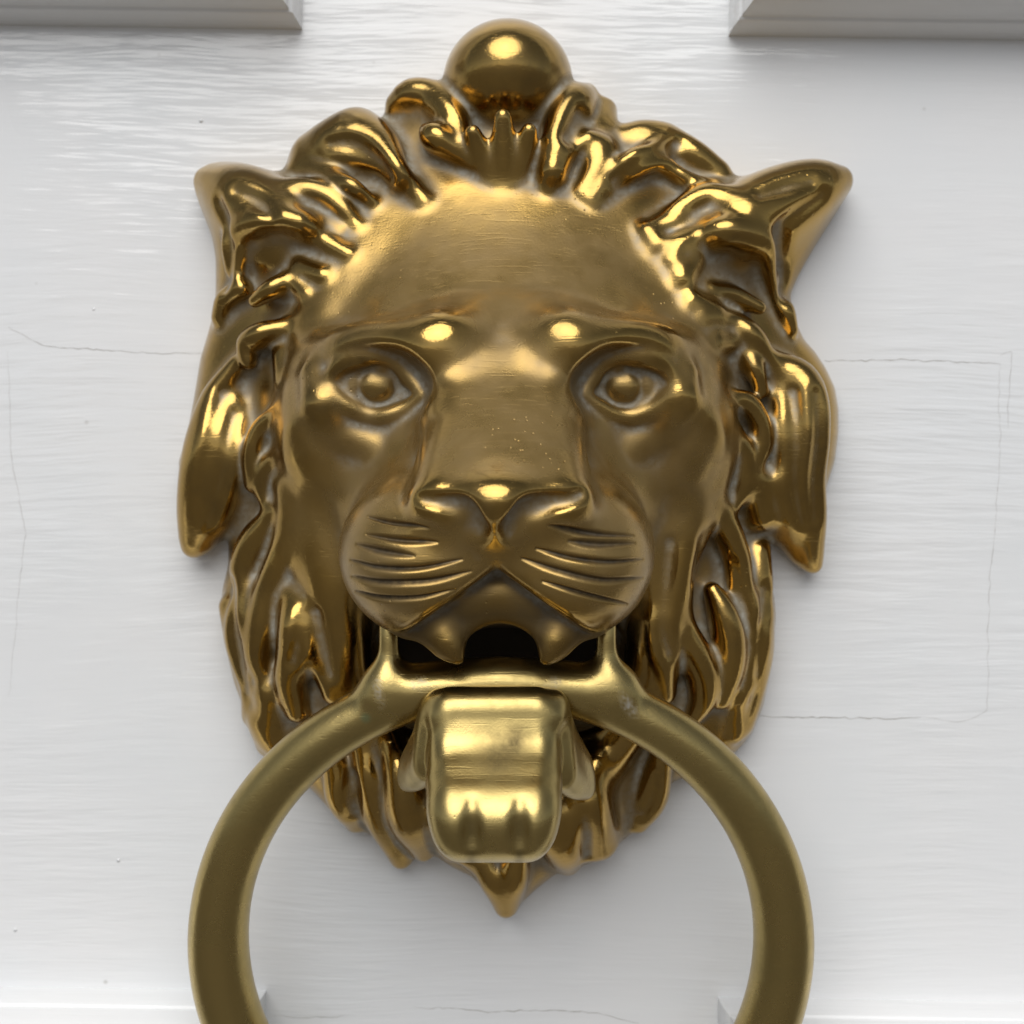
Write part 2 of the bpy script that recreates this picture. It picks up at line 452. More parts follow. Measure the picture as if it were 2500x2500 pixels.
# ------------------------------------------------------------------ the lion's head
OUT = [(1240,59),(1295,68),(1345,98),(1378,145),(1397,200),(1433,214),(1454,225),(1483,254),(1498,283),(1509,316),(1545,314),(1581,315),(1636,330),(1690,367),(1744,403),(1791,436),(1828,443),(1889,434),(1962,424),(2016,422),(2052,430),(2061,446),(2052,483),(2023,544),(1987,609),(1951,675),(1933,718),(1936,765),(1965,827),(1993,858),(2019,898),(2041,945),(2050,999),(2050,1054),(2041,1126),(2022,1184),(2008,1253),(2001,1325),(1997,1376),(1986,1394),(1964,1383),(1932,1347),(1896,1325),(1874,1329),(1867,1343),(1877,1398),(1892,1452),(1897,1500),(1889,1617),(1866,1724),(1840,1790),(1800,1837),(1730,1880),(1642,1912),(1611,1966),(1570,2018),(1528,2049),(1492,2085),(1451,2108),(1388,2126),(1357,2137),(1311,2173),(1269,2212),(1243,2225),(1218,2217),(1181,2178),(1150,2142),(1104,2121),(1062,2092),(1020,2092),(990,2109),(959,2100),(933,2064),(907,2043),(855,2018),(814,1992),(778,1950),(735,1905),(673,1863),(608,1773),(569,1669),(545,1570),(535,1490),(541,1434),(554,1380),(556,1312),(527,1325),(505,1340),(478,1351),(462,1340),(453,1307),(451,1253),(436,1170),(433,1126),(451,1072),(469,981),(487,872),(504,816),(519,762),(524,707),(524,635),(515,570),(501,508),(491,454),(497,432),(522,425),(577,430),(642,435),(696,423),(736,397),(776,356),(830,316),(885,296),(932,285),(947,254),(965,221),(1020,208),(1065,209),(1085,195),(1100,145),(1135,98),(1185,68)]
poly = np.array([P(u, v, 3.0)[:2] for u, v in OUT])

def poly_sdf(X, Z):
    """signed distance to the outline, negative inside"""
    d = np.full(X.shape, 1e9); ins = np.zeros(X.shape, bool)
    n = len(poly)
    for i in range(n):
        a = poly[i]; b = poly[(i + 1) % n]; e = b - a
        t = np.clip(((X - a[0]) * e[0] + (Z - a[1]) * e[1]) / (e @ e), 0, 1)
        d = np.minimum(d, (X - a[0] - t * e[0]) ** 2 + (Z - a[1] - t * e[1]) ** 2)
        cond = (a[1] > Z) != (b[1] > Z)
        xi = a[0] + (Z - a[1]) / (e[1] if abs(e[1]) > 1e-9 else 1e-9) * e[0]
        ins ^= cond & (X < xi)
    d = np.sqrt(d); return np.where(ins, -d, d)

f = Field(-67, 67, -80, 96, -2.0, 68, VOX)
gx, gz = np.meshgrid(f.x, f.z, indexing='ij')
d2 = poly_sdf(gx.astype(np.float64), gz.astype(np.float64)).astype(np.float32)
def blur2(a, n):
    for _ in range(n):
        b = np.pad(a, 1, mode='edge')
        a = (b[:-2, 1:-1] + b[2:, 1:-1] + b[1:-1, :-2] + b[1:-1, 2:] + 4 * a) / 8
    return a
dd = np.maximum(-d2, 0)
HR = blur2(4.5 + 13.0 * (1 - np.exp(-dd / 8.0)), int(14 * (0.5 / VOX) ** 2) + 2)
H = blur2(4.5 + 10.5 * (1 - np.exp(-dd / 7.0)), int(10 * (0.5 / VOX) ** 2) + 2)
sl_f = np.sqrt(1 + sum(g ** 2 for g in np.gradient(H, VOX))).astype(np.float32)
for i in range(len(f.x)):
    a = (f.p[None, :] - H[i][:, None]) / sl_f[i][:, None]
    b = np.repeat(d2[i][:, None], len(f.p), 1)
    k = 3.0; h = np.maximum(k - np.abs(a - b), 0) / k
    f.F[i] = np.clip(np.maximum(a, b) + h * h * k * .25, -9, 9)

def Hat(x, z):
    i = int(np.clip(round((x - f.x[0]) / VOX), 0, len(f.x) - 1)); j = int(np.clip(round((z - f.z[0]) / VOX), 0, len(f.z) - 1))
    return float(HR[i, j])
def on(u, v, dp, r):
    """a lock's point: dp above the mane's own surface"""
    p = 12.0
    for _ in range(3):
        x, z, _p = P(u, v, p); p = Hat(x, z) + dp
    x, z, _p = P(u, v, p)
    return (x, z, p, r)
def A(u, v, p, r):
    x, z, p = P(u, v, p); return (x, z, p, r)
def lock(pts, k=1.0, flat=1.35):
    q = []
    for i, (u, v, d, r) in enumerate(pts):
        x, z, p, _r = on(u, v, d - 0.45 * r, r)
        if d >= 5.0:                                    # roots melt into the face
            s = max(surf(u, v), Hat(x, z) + 1.5)
            p = min(p, s - (0.45 if i in (0, len(pts) - 1) else 0.0) * r)
        q.append(A(u, v, p, r * 1.08))
    f.tube(q, 1.0 + k * 0.9, flat=flat)
def dig(pts, k=1.5, flat=1.3): f.tube([on(u, v, d + 1.0, r * 0.8) for u, v, d, r in pts], 1.5 + k, cut=True, flat=flat)
def surf(u, v):
    """how far the work so far stands proud where photograph pixel (u, v) looks at it"""
    for p in np.arange(67.0, 0.0, -0.25):
        x, z, _p = P(u, v, p)
        i = int(round((x - f.x[0]) / f.vox)); j = int(round((z - f.z[0]) / f.vox)); k = int(round((p - f.p[0]) / f.vox))
        if 0 <= i < f.F.shape[0] and 0 <= j < f.F.shape[1] and 0 <= k < f.F.shape[2] and f.F[i, j, k] < 0: return p
    return 0.0
def chase(pts, k=0.7):
    """a line cut into the surface: (u, v, depth, radius)"""
    f.tube([A(u, v, surf(u, v) + r - d, r) for u, v, d, r in pts], k, cut=True)
def bead(pts, k=1.5):
    """a line raised on the surface: (u, v, height, radius)"""
    f.tube([A(u, v, surf(u, v) - r + h, r) for u, v, h, r in pts], k)
def bar(pts, k=2.0, flat=1.0): f.tube([A(*q) for q in pts], k, flat=flat)
def gouge(pts, k=1.0, flat=1.0): f.tube([A(*q) for q in pts], k, cut=True, flat=flat)

f.ell(P(1235, 1010, 0), (51, 50, 24), 6)            # the mane swells towards the face
# --- ball finial
f.ell(P(1240, 205, 7), (12.0, 11.0, 15.5), 2.0)
# --- ears
lock([(690,560,0,7.5),(610,500,-0.5,6.5),(550,460,-1.5,4.2),(508,442,-1.0,1.8)], 4)
lock([(1800,560,0,7.5),(1900,505,0,6.8),(1980,462,0.5,5.0),(2046,440,1.5,2.4)], 4)

# a flat-topped wedge growing forward
def wedge(a, b, w0, w1, th, rnd, k, ke=3.0, ch=0.0, ct=0.0):
    lo = np.minimum(a, b) - (w1 + 6); hi = np.maximum(a, b) + (w1 + 6)
    lo[2] -= th
    s2 = f.sub(lo, hi); X, Z, Q = f.axes(s2)
    e = b - a; L = np.linalg.norm(e); e = e / L
    n = np.array((0, -e[2], e[1])); n = n if n[2] > 0 else -n
    t = (Z - a[1]) * e[1] + (Q - a[2]) * e[2]; hh = (Z - a[1]) * n[1] + (Q - a[2]) * n[2]
    tt = np.clip(t / L, 0, 1)
    xn = ((X - (a[0] + (b[0] - a[0]) * tt)) / (w0 + (w1 - w0) * tt)) ** 2
    hh = hh + ch * xn; t = t + ct * xn
    wx = np.abs(X - (a[0] + (b[0] - a[0]) * tt)) - (w0 + (w1 - w0) * tt) + rnd
    wh = np.abs(hh + th) - th + rnd
    wt = np.abs(t - L / 2) - L / 2
    o = np.sqrt(np.maximum(wx, 0) ** 2 + np.maximum(wh, 0) ** 2) + np.minimum(np.maximum(wx, wh), 0) - rnd
    hm = np.maximum(ke - np.abs(o - wt), 0) / ke
    f.add(s2, (np.maximum(o, wt) + hm * hm * ke * .25).astype(np.float32), k)
# --- skull, cheeks, snout
wedge(P(1238, 330, 6.5), P(1238, 886, 43.2), 26, 35.5, 16, 15.0, 9, 4.0, 7.0, 1.0)
f.ell(P(1225, 1130, 9), (33, 34, 25.5), 9)
f.ell(P(800, 1060, 15), (9.0, 16, 17), 7, rot=0.12)
f.ell(P(1655, 1060, 15), (9.0, 16, 17), 7, rot=-0.12)
f.ell(P(1215, 1270, 24), (25.0, 20, 22), 9)                    # root of the muzzle
bar([(985,530,5.5,5.5),(925,605,9.5,6.5),(868,690,14,7),(815,790,17.5,6)], 9); bar([(1495,530,5.5,5.5),(1555,605,9.5,6.5),(1612,690,14,7),(1665,790,17.5,6)], 9)     # temples
# brows knuckled at their inner ends
f.ell(P(1076, 842, 37.4), (6.8, 5.6, 7.4), 6, rot=0.2)
f.ell(P(1386, 840, 37.6), (7.0, 5.8, 7.6), 6, rot=-0.2)
bar([(1040,870,38.2,3.6),(965,856,37.2,4.2),(885,850,34.6,4.2),(822,858,29.8,3.4),(775,876,23.5,2.0)], 4.5)
bar([(1420,870,38.2,3.6),(1495,854,37.2,4.2),(1575,848,34.6,4.2),(1638,858,29.8,3.4),(1685,880,23.5,2.0)], 4.5)
# muzzle pads, then the bridge of the nose and the nose itself
f.ell(P(1215, 1330, 37.5), (23.8, 13.0, 15.5), 4)
f.ell(P(1045, 1364, 43.6), (13.9, 13.0, 14.6), 6.0, rot=-0.25)
f.ell(P(1385, 1364, 43.6), (13.5, 13.0, 14.6), 6.0, rot=0.25)
wedge(P(1236, 740, 33.4), P(1222, 1000, 48.4), 10.4, 13.2, 9, 5.5, 4.0, 4)
wedge(P(1228, 850, 40.2), P(1222, 1222, 64.8), 11.4, 15.4, 7.5, 5.6, 2.4, 5.0, 2.2, 2.6)
# eye sockets under the brows, eyeballs, lids
for sx, cu in ((-1, 914), (1, 1534)):
    f.ell(P(cu, 930, 41.0), (9.2, 5.8, 8.4), 2.6, cut=True, rot=0.12 * sx)
    f.ell(P(cu, 941, 29.4), (8.4, 6.2, 6.0), 0.8, rot=0.06 * sx)
bead([(802,932,0.6,1.1),(834,890,1.5,1.8),(888,866,2.2,2.3),(946,880,2.3,2.3),(994,914,2.0,1.9),(1030,960,0.8,1.1)], 0.5)
bead([(812,950,0.4,0.9),(846,990,1.1,1.4),(900,1014,1.4,1.6),(948,1015,1.4,1.6),(998,992,1.1,1.4),(1030,964,0.5,0.9)], 0.6)
bead([(1426,960,0.8,1.1),(1460,904,2.0,1.9),(1512,872,2.3,2.3),(1570,866,2.2,2.3),(1620,892,1.5,1.8),(1648,934,0.6,1.1)], 0.5)
bead([(1426,964,0.5,0.9),(1480,1000,1.1,1.4),(1537,1018,1.4,1.6),(1597,996,1.1,1.4),(1640,952,0.4,0.9)], 0.6)
for cu, cv in ((922, 942), (1520, 944)):
    chase([(cu + 47 * math.cos(t), cv + 45 * math.sin(t), 0.7, 0.6) for t in np.linspace(0, 2 * math.pi, 17)], 0.4)
    bead([(cu - 8, cv, 0.15, 2.2), (cu + 8, cv + 4, 0.15, 2.2)], 0.8)
# under-eye folds
bead([(770,915,0.3,2.0),(784,985,0.9,2.4),(834,1048,1.0,2.4),(905,1085,0.3,2.0)], 3.0)
bead([(1668,915,0.3,2.0),(1656,985,0.9,2.4),(1606,1048,1.0,2.4),(1545,1085,0.3,2.0)], 3.0)
# furrow of the forehead

# --- nose: tip, wings, nostrils
f.ell(P(1214, 1226, 57.8), (6.0, 4.6, 6.8), 3.0)
bar([(1210,1235,58.3,3.6),(1208,1285,55.4,3.0),(1208,1330,52.0,2.0)], 3.0)      # column under the nose
chase([(1020,1216,0.5,0.8),(1060,1224,1.4,1.2),(1100,1230,2.2,1.5),(1138,1244,2.6,1.6),(1158,1278,2.0,1.4),(1166,1315,0.6,0.8)], 0.5)
chase([(1425,1205,0.8,0.9),(1390,1220,1.6,1.3),(1330,1230,2.4,1.6),(1278,1250,2.8,1.7),(1252,1286,2.0,1.4),(1244,1318,0.6,0.8)], 0.5)
chase([(1118,1268,0.7,2.5),(1142,1295,0.7,2.2)], 2.5); chase([(1300,1266,0.7,2.5),(1272,1295,0.7,2.2)], 2.5)

# --- the lips part in an inverted V over the gum
s2 = f.sub((-26, -32, 44), (24, -6, 67)); X, Z, Q = f.axes(s2)
pk = P(1211, 1388, 57)
dv = np.abs(X - np.float32(pk[0])) * 0.59 - (np.float32(pk[1]) - Z) * 0.81
dv = np.sqrt(np.maximum(dv, 0) ** 2 + np.maximum(np.float32(46.5) - Q, 0) ** 2) + np.minimum(np.maximum(dv, np.float32(46.5) - Q), 0)
f.cut(s2, dv.astype(np.float32), 1.6)

# --- jaw: the cheeks run down round the open mouth
def cutbox(c, half, rnd, k):
    m = max(half) + k + 2; s2 = f.sub(c - m, c + m); X, Z, Q = f.axes(s2)
    ex = np.abs(X - c[0]) - half[0] + rnd; ez = np.abs(Z - c[1]) - half[1] + rnd; ep = np.abs(Q - c[2]) - half[2] + rnd
    o = np.sqrt(np.maximum(ex, 0) ** 2 + np.maximum(ez, 0) ** 2 + np.maximum(ep, 0) ** 2) + np.minimum(np.maximum(np.maximum(ex, ez), ep), 0) - rnd
    f.cut(s2, o.astype(np.float32), k)
cutbox(P(1215, 1672, 23), (23.0, 9.8, 20), 3.5, 1.5)
bar([(770,1120,18,4),(790,1250,21,5.2),(815,1400,21.5,5.2),(838,1530,20,4.6),(852,1640,18,4.2),(890,1750,15.5,4.0),(985,1870,13.0,3.8)], 4)
bar([(1680,1120,18,4),(1660,1250,21,5.2),(1630,1400,21.5,5.2),(1602,1530,20,4.6),(1586,1640,18,4.2),(1545,1750,15.5,4.0),(1460,1870,13.0,3.8)], 4)
# gum and fangs
bar([(1000,1515,42,2.5),(1090,1482,43.0,3.6),(1215,1446,43.6,4.2),(1340,1482,43.0,3.6),(1440,1515,42,2.5)], 2)
bar([(1062,1512,43.5,3.8),(1092,1562,44.8,3.2),(1120,1606,46,1.2)], 1.5)
bar([(1384,1512,43.5,3.8),(1356,1562,44.8,3.2),(1334,1608,46,1.2)], 1.5)
f.ell(P(1224, 1592, 40), (5.9, 5.2, 20), 0.8, cut=True)

# ------------------------------------------------------------------ mane locks
# crown tuft
bar([(1231,455,17.0,2.8),(1229,375,19.0,2.5),(1228,285,21.5,1.6)], 1.8)
bar([(1205,450,16.5,2.2),(1178,385,18.5,2.0),(1155,322,21.0,1.4)], 1.6)
bar([(1254,450,16.5,2.2),(1276,385,18.5,2.0),(1292,318,21.0,1.4)], 1.6)
lock([(1150,398,7,1.2),(1105,368,5,2.0),(1066,340,3.5,2.6),(1043,322,3,1.5)], 0.8)
lock([(1130,350,2,1.6),(1105,292,1.5,2.8),(1060,247,1,3.2),(1008,236,1,3.0),(972,256,0,2.2)], 1.2)
lock([(1335,462,9,1.3),(1352,400,6,2.0),(1382,350,4,2.6),(1415,335,4,2.4)], 0.9)
lock([(1350,420,4,2.2),(1368,320,2.5,3.2),(1400,260,2,3.4),(1432,232,1,2.0)], 1.4)
lock([(1440,380,1,2.2),(1468,320,1,2.6),(1478,270,0,2.0)], 1.5)
dig([(1395,330,5,1.6),(1425,280,4.5,1.6)], 1.5)
# upper left
lock([(880,322,1.5,3.6),(930,362,2.5,3.2),(965,420,4.5,2.4),(1000,452,6.5,1.8),(1035,492,9,1.2)], 1.3)
lock([(780,392,-1,5),(850,370,0,6),(900,380,0,4)], 3)
dig([(850,430,5.5,2.6),(910,420,6,2.6),(945,460,7,1.6)], 2)
lock([(735,412,1,1.2),(800,430,2,1.5),(860,455,4,1.4),(905,490,6,1.0)], 1.5)
lock([(662,470,2.5,1.6),(735,466,4,2.3),(798,482,5,2.4),(842,516,6.5,1.9),(872,552,8,1.1)], 0.8)
lock([(712,524,1,1.1),(770,534,2.5,1.3),(832,566,5,1.0)], 1.0)
lock([(572,655,1.5,1.7),(572,590,3,2.2),(605,562,4,2.5),(668,546,5.5,2.7),(735,554,6,2.7),(780,586,7,2.0),(850,620,9,1.1)], 0.9)
dig([(615,610,4.5,2.4),(670,598,5.5,3.2),(735,610,6.5,2.8)], 1.2)
lock([(584,617,2.5,1.6),(580,680,2,1.2)], 0.8)
lock([(738,655,5,1.7),(790,674,6,1.4)], 0.8)
lock([(622,735,3,1.2),(667,705,4,1.8),(712,692,5,1.8),(748,718,6,1.0)], 0.9)
lock([(592,706,2,1.5),(556,730,1.5,2.0),(538,775,0.5,1.6)], 0.9)
lock([(698,800,6,1.6),(640,818,4.5,2.2),(606,840,3.5,2.0),(608,885,3,1.3)], 0.9)
dig([(655,865,6,2.4),(650,915,5.5,2.2)], 1.3)
lock([(690,870,5,1.6),(690,930,5,1.3)], 1.2)
# left
lock([(578,890,1.5,1.6),(528,970,2,2.4),(496,1070,2,2.8),(478,1160,2,2.8),(470,1250,1.5,2.6),(470,1335,0.5,1.8)], 1.2)
lock([(560,1000,0,3.5),(545,1100,1,5),(525,1220,0,4.2),(490,1310,-0.5,2.5)], 2.0)
dig([(560,960,5,2.0),(530,1080,6.5,1.8),(508,1200,6,1.3)], 1.5)
lock([(695,1002,6,1.4),(640,1044,4,1.7),(618,1108,3,1.7),(614,1185,2,1.2)], 0.8)
lock([(705,1100,6,1.5),(664,1135,4,1.8),(643,1182,3,1.8),(656,1240,3,1.0)], 0.8)
lock([(704,1196,5,2.0),(720,1280,5,2.8),(742,1370,4.0,2.8),(775,1460,3,2.0)], 2.0)
# lower left
lock([(728,1455,2.5,3.2),(747,1530,4.0,4.8),(726,1600,3.2,3.6),(711,1660,2.2,2.8),(726,1735,1,2.0)], 1.2)
lock([(765,1540,3.5,3.6),(795,1611,2.8,2.8),(812,1690,2,1.9)], 1.0)
lock([(672,1255,3.5,1.8),(628,1318,2.8,3.0),(603,1385,2.2,3.0),(606,1445,1.6,2.6),(597,1510,1.4,3.0),(596,1570,1.0,2.7),(614,1640,0.5,1.4)], 1.0)
lock([(702,1280,4.5,1.5),(690,1360,4,2.6),(660,1440,2.8,2.7),(642,1530,2.2,2.8),(634,1600,1.6,2.4),(652,1670,1,1.2)], 1.0)
lock([(560,1480,0,1.8),(585,1595,0,1.8),(612,1680,0,1.7),(610,1750,-0.5,1.3)], 1.4)
lock([(660,1700,0.5,2.5),(665,1790,0,2.6),(690,1840,-1,1.6)], 2)
lock([(640,1760,0,2),(650,1820,-1,1.6)], 1.5)
# upper right
lock([(1446,492,9,1.2),(1498,436,6.5,2.0),(1545,402,4.5,2.5),(1592,383,3.5,2.4),(1616,352,2,1.8)], 1.2)
f.ell(on(1548,355,-0.5,1)[:3], (6.5, 4.2, 4.5), 2.5, rot=0.4)
lock([(1420,470,8,1.2),(1455,410,5.5,2.2),(1470,370,3,2.4)], 1.6)
lock([(1625,350,0,3.2),(1690,385,1,3.0),(1750,420,1,2.2)], 2)
lock([(1630,410,2,1.3),(1680,440,2,1.4),(1740,460,1.5,1.2)], 1.5)
lock([(1612,540,7.5,1.2),(1660,512,6,2.0),(1724,486,5,2.6),(1800,500,4,2.1),(1852,514,3,1.6)], 0.8)
lock([(1575,560,8,1.2),(1640,550,6,1.4),(1700,545,5,1.3),(1780,548,4,1.1)], 1.2)
lock([(1600,598,9,2.0),(1585,575,9,1.0)], 1.5)
lock([(1640,640,9,1.8),(1656,606,7.5,2.2),(1708,586,6.5,2.6),(1770,568,6,2.8),(1828,582,5,2.4),(1870,606,4,2.2),(1886,655,3,2.0),(1898,707,2,1.8),(1918,765,2,1.7),(1934,808,1,1.1)], 0.9)
dig([(1905,560,4.5,1.0),(1912,640,3.5,1.4),(1915,700,2.5,1.0)], 1.0)
lock([(1665,682,8,1.8),(1690,640,7.5,1.5)], 1.5)
lock([(1740,712,6,1.4),(1790,722,5,1.7),(1855,752,4,1.2)], 1.1)
lock([(1690,735,7,1.3),(1740,760,5.5,1.4)], 1.4)
lock([(1715,780,6.5,1.5),(1780,790,5.5,2.1),(1835,822,4.5,2.1),(1880,882,3,1.3)], 0.9)
lock([(1742,836,6,1.8),(1800,846,5,2.0),(1840,900,4,1.8),(1860,956,3,1.0)], 0.9)
# right
lock([(1892,884,1.5,2.0),(1948,925,2.5,3.2),(1970,985,3,3.6),(1972,1075,3,3.6),(1972,1165,2.5,3.0),(1982,1270,2,2.5),(1986,1378,0.5,1.5)], 1.4)
lock([(1905,930,0.5,2.6),(1918,1050,1.2,3.6),(1925,1150,1.2,3.6),(1935,1250,0.5,2.8)], 2.0)
lock([(1900,1180,0,3.5),(1920,1260,-1,3.5),(1955,1340,-1.5,2.4)], 2.0)
lock([(1790,974,6,1.5),(1822,982,4.5,1.8),(1852,1026,3.5,1.8),(1860,1083,3,1.7),(1852,1128,3,1.0)], 0.8)
lock([(1760,1010,7,2.0),(1762,1090,6,2.2),(1745,1180,6,1.6)], 1.5)
lock([(1790,1060,5,1.6),(1816,1108,4,1.9),(1812,1180,3.5,1.7),(1794,1232,3.5,1.0)], 0.8)
lock([(1840,1180,2,2.4),(1855,1260,1.5,2.4)], 2.0)
dig([(1728,1330,6,2.6),(1730,1410,6,3.2),(1745,1480,5,2.2)], 1.4)
lock([(1850,1350,1.5,2.2),(1850,1430,1,2.6),(1850,1500,0.5,2.0)], 2.0)
# lower right
lock([(1745,1225,4.5,1.9),(1775,1295,3.8,2.5),(1798,1360,3,2.4),(1808,1430,2.4,2.2),(1828,1500,2,2.4),(1844,1560,1.5,2.4),(1832,1630,1,2.0),(1806,1700,0.5,1.3)], 1.0)
lock([(1720,1240,4.8,2.0),(1690,1310,4.8,2.5),(1664,1390,4.5,2.3),(1655,1465,4.2,2.2),(1665,1535,3.6,2.6),(1694,1595,3,2.8),(1716,1655,2.2,2.7),(1714,1710,1.6,2.2),(1688,1758,1,1.3)], 1.0)
lock([(1738,1440,2.5,1.5),(1766,1500,2.5,2.7),(1780,1570,2.2,2.9),(1776,1640,1.6,2.6),(1762,1715,1,1.2)], 1.0)
lock([(1605,1520,6,2.8),(1600,1600,4.5,3.0),(1620,1690,2.5,2.0)], 2)
lock([(1860,1500,0,1.7),(1860,1590,0,1.9),(1838,1690,-0.5,1.8),(1815,1770,-1,1.4)], 1.6)
lock([(1795,1700,0,1.5),(1790,1790,-0.5,1.6)], 1.2)
# beard
lock([(795,1790,1,1.4),(822,1870,1.5,2.5),(842,1945,2,3.2),(866,2010,0,1.6)], 1.2)
lock([(880,1800,1,1.4),(905,1900,2,2.5),(930,2000,1,2.6),(978,2098,-0.5,1.6)], 1.5)
lock([(950,1790,1.5,1.4),(980,1890,3,3.0),(998,1990,2.5,3.6),(1034,2078,1,1.8)], 1.0)
lock([(1090,1980,2,4.0),(1110,2060,1,3.0)], 2.0)
lock([(1143,2095,1,1.4),(1150,2110,0.5,1.0)], 0.8)
lock([(1180,2100,0.5,2.0),(1205,2145,0.5,2.6),(1232,2212,0,1.6)], 1.0)
lock([(1262,2095,0.5,2.0),(1252,2145,0.5,2.6),(1238,2212,0,1.6)], 1.0)
lock([(1330,1900,1,2),(1340,1990,2,4),(1372,2060,1.5,3.6),(1388,2112,0,1.8)], 1.4)
lock([(1450,1860,1,2),(1430,1960,2,4.5),(1460,2050,0.5,3.5)], 2.5)
lock([(1640,1770,1,1.3),(1612,1860,2,2.2),(1590,1945,1.5,2.9),(1560,2010,0,1.7)], 0.9)

# creases that set the ears off from the mane
chase([(1925,735,0.3,0.8),(1912,680,0.9,1.2),(1908,600,1.2,1.5),(1918,555,1.1,1.4),(1955,522,0.7,1.2),(2015,478,0.2,0.8)], 2.0)
chase([(528,495,0.2,0.8),(548,545,0.7,1.1),(552,620,0.8,1.1),(546,700,0.5,0.9)], 1.8)
# strand lines chased along the big locks
for ln in ([(545,960),(515,1060),(497,1170),(490,1270)], [(570,1010),(548,1110),(530,1210),(510,1290)], [(1935,960),(1945,1060),(1948,1170),(1962,1280)], [(2000,960),(2008,1060),(1998,1170),(1994,1270)],
           [(800,350),(850,350),(905,385),(945,430)], [(1655,350),(1610,372),(1560,398),(1505,445)], [(735,1500),(728,1560),(712,1620)], [(768,1500),(775,1560),(800,1650)],
           [(1640,1330),(1628,1420),(1622,1520),(1640,1600)], [(1790,1380),(1812,1460),(1836,1540)], [(560,1420),(556,1500),(572,1600),(590,1690)], [(1875,1440),(1872,1540),(1856,1650)],
           [(1860,470),(1920,452),(1985,442)], [(570,462),(625,486),(660,520)], [(860,1900),(852,1950),(862,1995)], [(1600,1900),(1590,1945),(1568,1995)], [(1430,2000),(1440,2050),(1436,2095)]):
    n_ = len(ln)
    chase([(u, v, (0.25, 0.8, 0.8, 0.3)[min(3, int(3.99 * i_ / max(1, n_ - 1)))], (0.7, 1.3, 1.3, 0.7)[min(3, int(3.99 * i_ / max(1, n_ - 1)))]) for i_, (u, v) in enumerate(ln)], 1.8)
# --- whisker grooves, chased into the pads
WH = [[(900,1262),(960,1275),(1045,1290)],[(895,1305),(980,1318),(1068,1324)],[(872,1330),(930,1345),(1010,1357)],[(857,1368),(920,1385),(1020,1387),(1128,1366)],
      [(860,1408),(930,1422),(1050,1418),(1150,1395)],[(868,1445),(930,1460),(1020,1460),(1110,1440)],
      [(1340,1285),(1420,1300),(1545,1308)],[(1390,1322),(1460,1328),(1548,1326)],[(1310,1340),(1400,1362),(1490,1372),(1568,1366)],
      [(1275,1364),(1370,1395),(1470,1417),(1568,1412)],[(1325,1420),(1420,1450),(1530,1476)]]

f.soften(max(1, int(round(1.5 * (0.5 / VOX) ** 2))))
co, quads = f.mesh()
# cast irregularity, then grooves
def surf_normals(co):
    _, g = f.sample(co); return g / (np.linalg.norm(g, axis=1, keepdims=True) + 1e-6)
# the pads are re-meshed finer so that the chased whisker lines stay crisp
def pix(co):
    sp = PXS * (1 - co[:, 2] / DIST); return co[:, 0] / sp + 1250, 1250 - co[:, 1] / sp
WS = [spline(np.array([(a, b, 0, 1) for a, b in ln], float), 6)[:, :2] for ln in WH]
def groove(co):
    uu, vv = pix(co); near = np.full(len(co), 1e9); dep = np.zeros(len(co))
    for w, q in enumerate(WS):
        n = len(q) - 1
        for i in range(n):
            a, b = q[i], q[i + 1]; e = b - a
            t = np.clip(((uu - a[0]) * e[0] + (vv - a[1]) * e[1]) / (e @ e), 0, 1)
            d = np.hypot(uu - a[0] - t * e[0], vv - a[1] - t * e[1])
            s = (i + t) / n; sw = np.sin(np.pi * np.clip(s * .92 + .05, 0, 1)) ** .6
            wd = 2.2 + 5.4 * sw * (0.7 + 0.7 * ((w * 7) % 5) / 5)
            # steep on the upper side, easy below: as left by a graver
            near = np.minimum(near, d); dep = np.maximum(dep, 0.70 * sw * np.exp(-(d / wd) ** 2))
    return near, dep
quads = quads.astype(np.int64)
for lev in range(2):
    cq = co[quads].mean(1); uu, vv = pix(cq)
    cand = (cq[:, 2] > 38) & (uu > 815) & (uu < 1605) & (vv > 1215) & (vv < 1520)
    ci = np.nonzero(cand)[0]; near, _ = groove(cq[ci]); ci = ci[near < (26 if lev == 0 else 20)]
    Q4 = quads[ci]
    ed = np.sort(np.concatenate([np.stack((Q4[:, k], Q4[:, (k + 1) % 4]), 1) for k in range(4)]), axis=1)
    key = ed[:, 0] * np.int64(len(co)) + ed[:, 1]
    uk, inv = np.unique(key, return_inverse=True)
    ea, eb = uk // len(co), uk % len(co)
    mid = (co[ea] + co[eb]) / 2; cen = co[Q4].mean(1)
    # border midpoints stay on their edge, inner ones settle on the surface
    cnt = np.bincount(inv, minlength=len(uk)); new = np.concatenate((mid, cen)); mv = np.concatenate((cnt > 1, np.ones(len(cen), bool)))
    for _ in range(2):
        fv, g3 = f.sample(new); st = np.clip(fv / ((g3 ** 2).sum(1) + 1e-3), -.2, .2)
        new = np.where(mv[:, None], new - g3 * st[:, None] * .8, new)
    m0 = len(co); M = inv.reshape(4, -1).T + m0; Cc = np.arange(len(cen)) + m0 + len(mid)
    sub = np.concatenate([np.stack((Q4[:, k], M[:, k], Cc, M[:, (k + 3) % 4]), 1) for k in range(4)])
    quads = np.concatenate((np.delete(quads, ci, 0), sub)); co = np.concatenate((co, new)).astype(np.float32)
nrm = surf_normals(co)
uu, vv = pix(co)
idx = np.nonzero((co[:, 2] > 38) & (uu > 815) & (uu < 1605) & (vv > 1215) & (vv < 1520))[0]
_, dep = groove(co[idx])
co[idx] -= nrm[idx] * dep[:, None].astype(np.float32)
recess_dark = np.zeros(len(co)); recess_dark[idx] = np.clip(dep / 0.5, 0, 1)  # colour goes darker along the whisker grooves
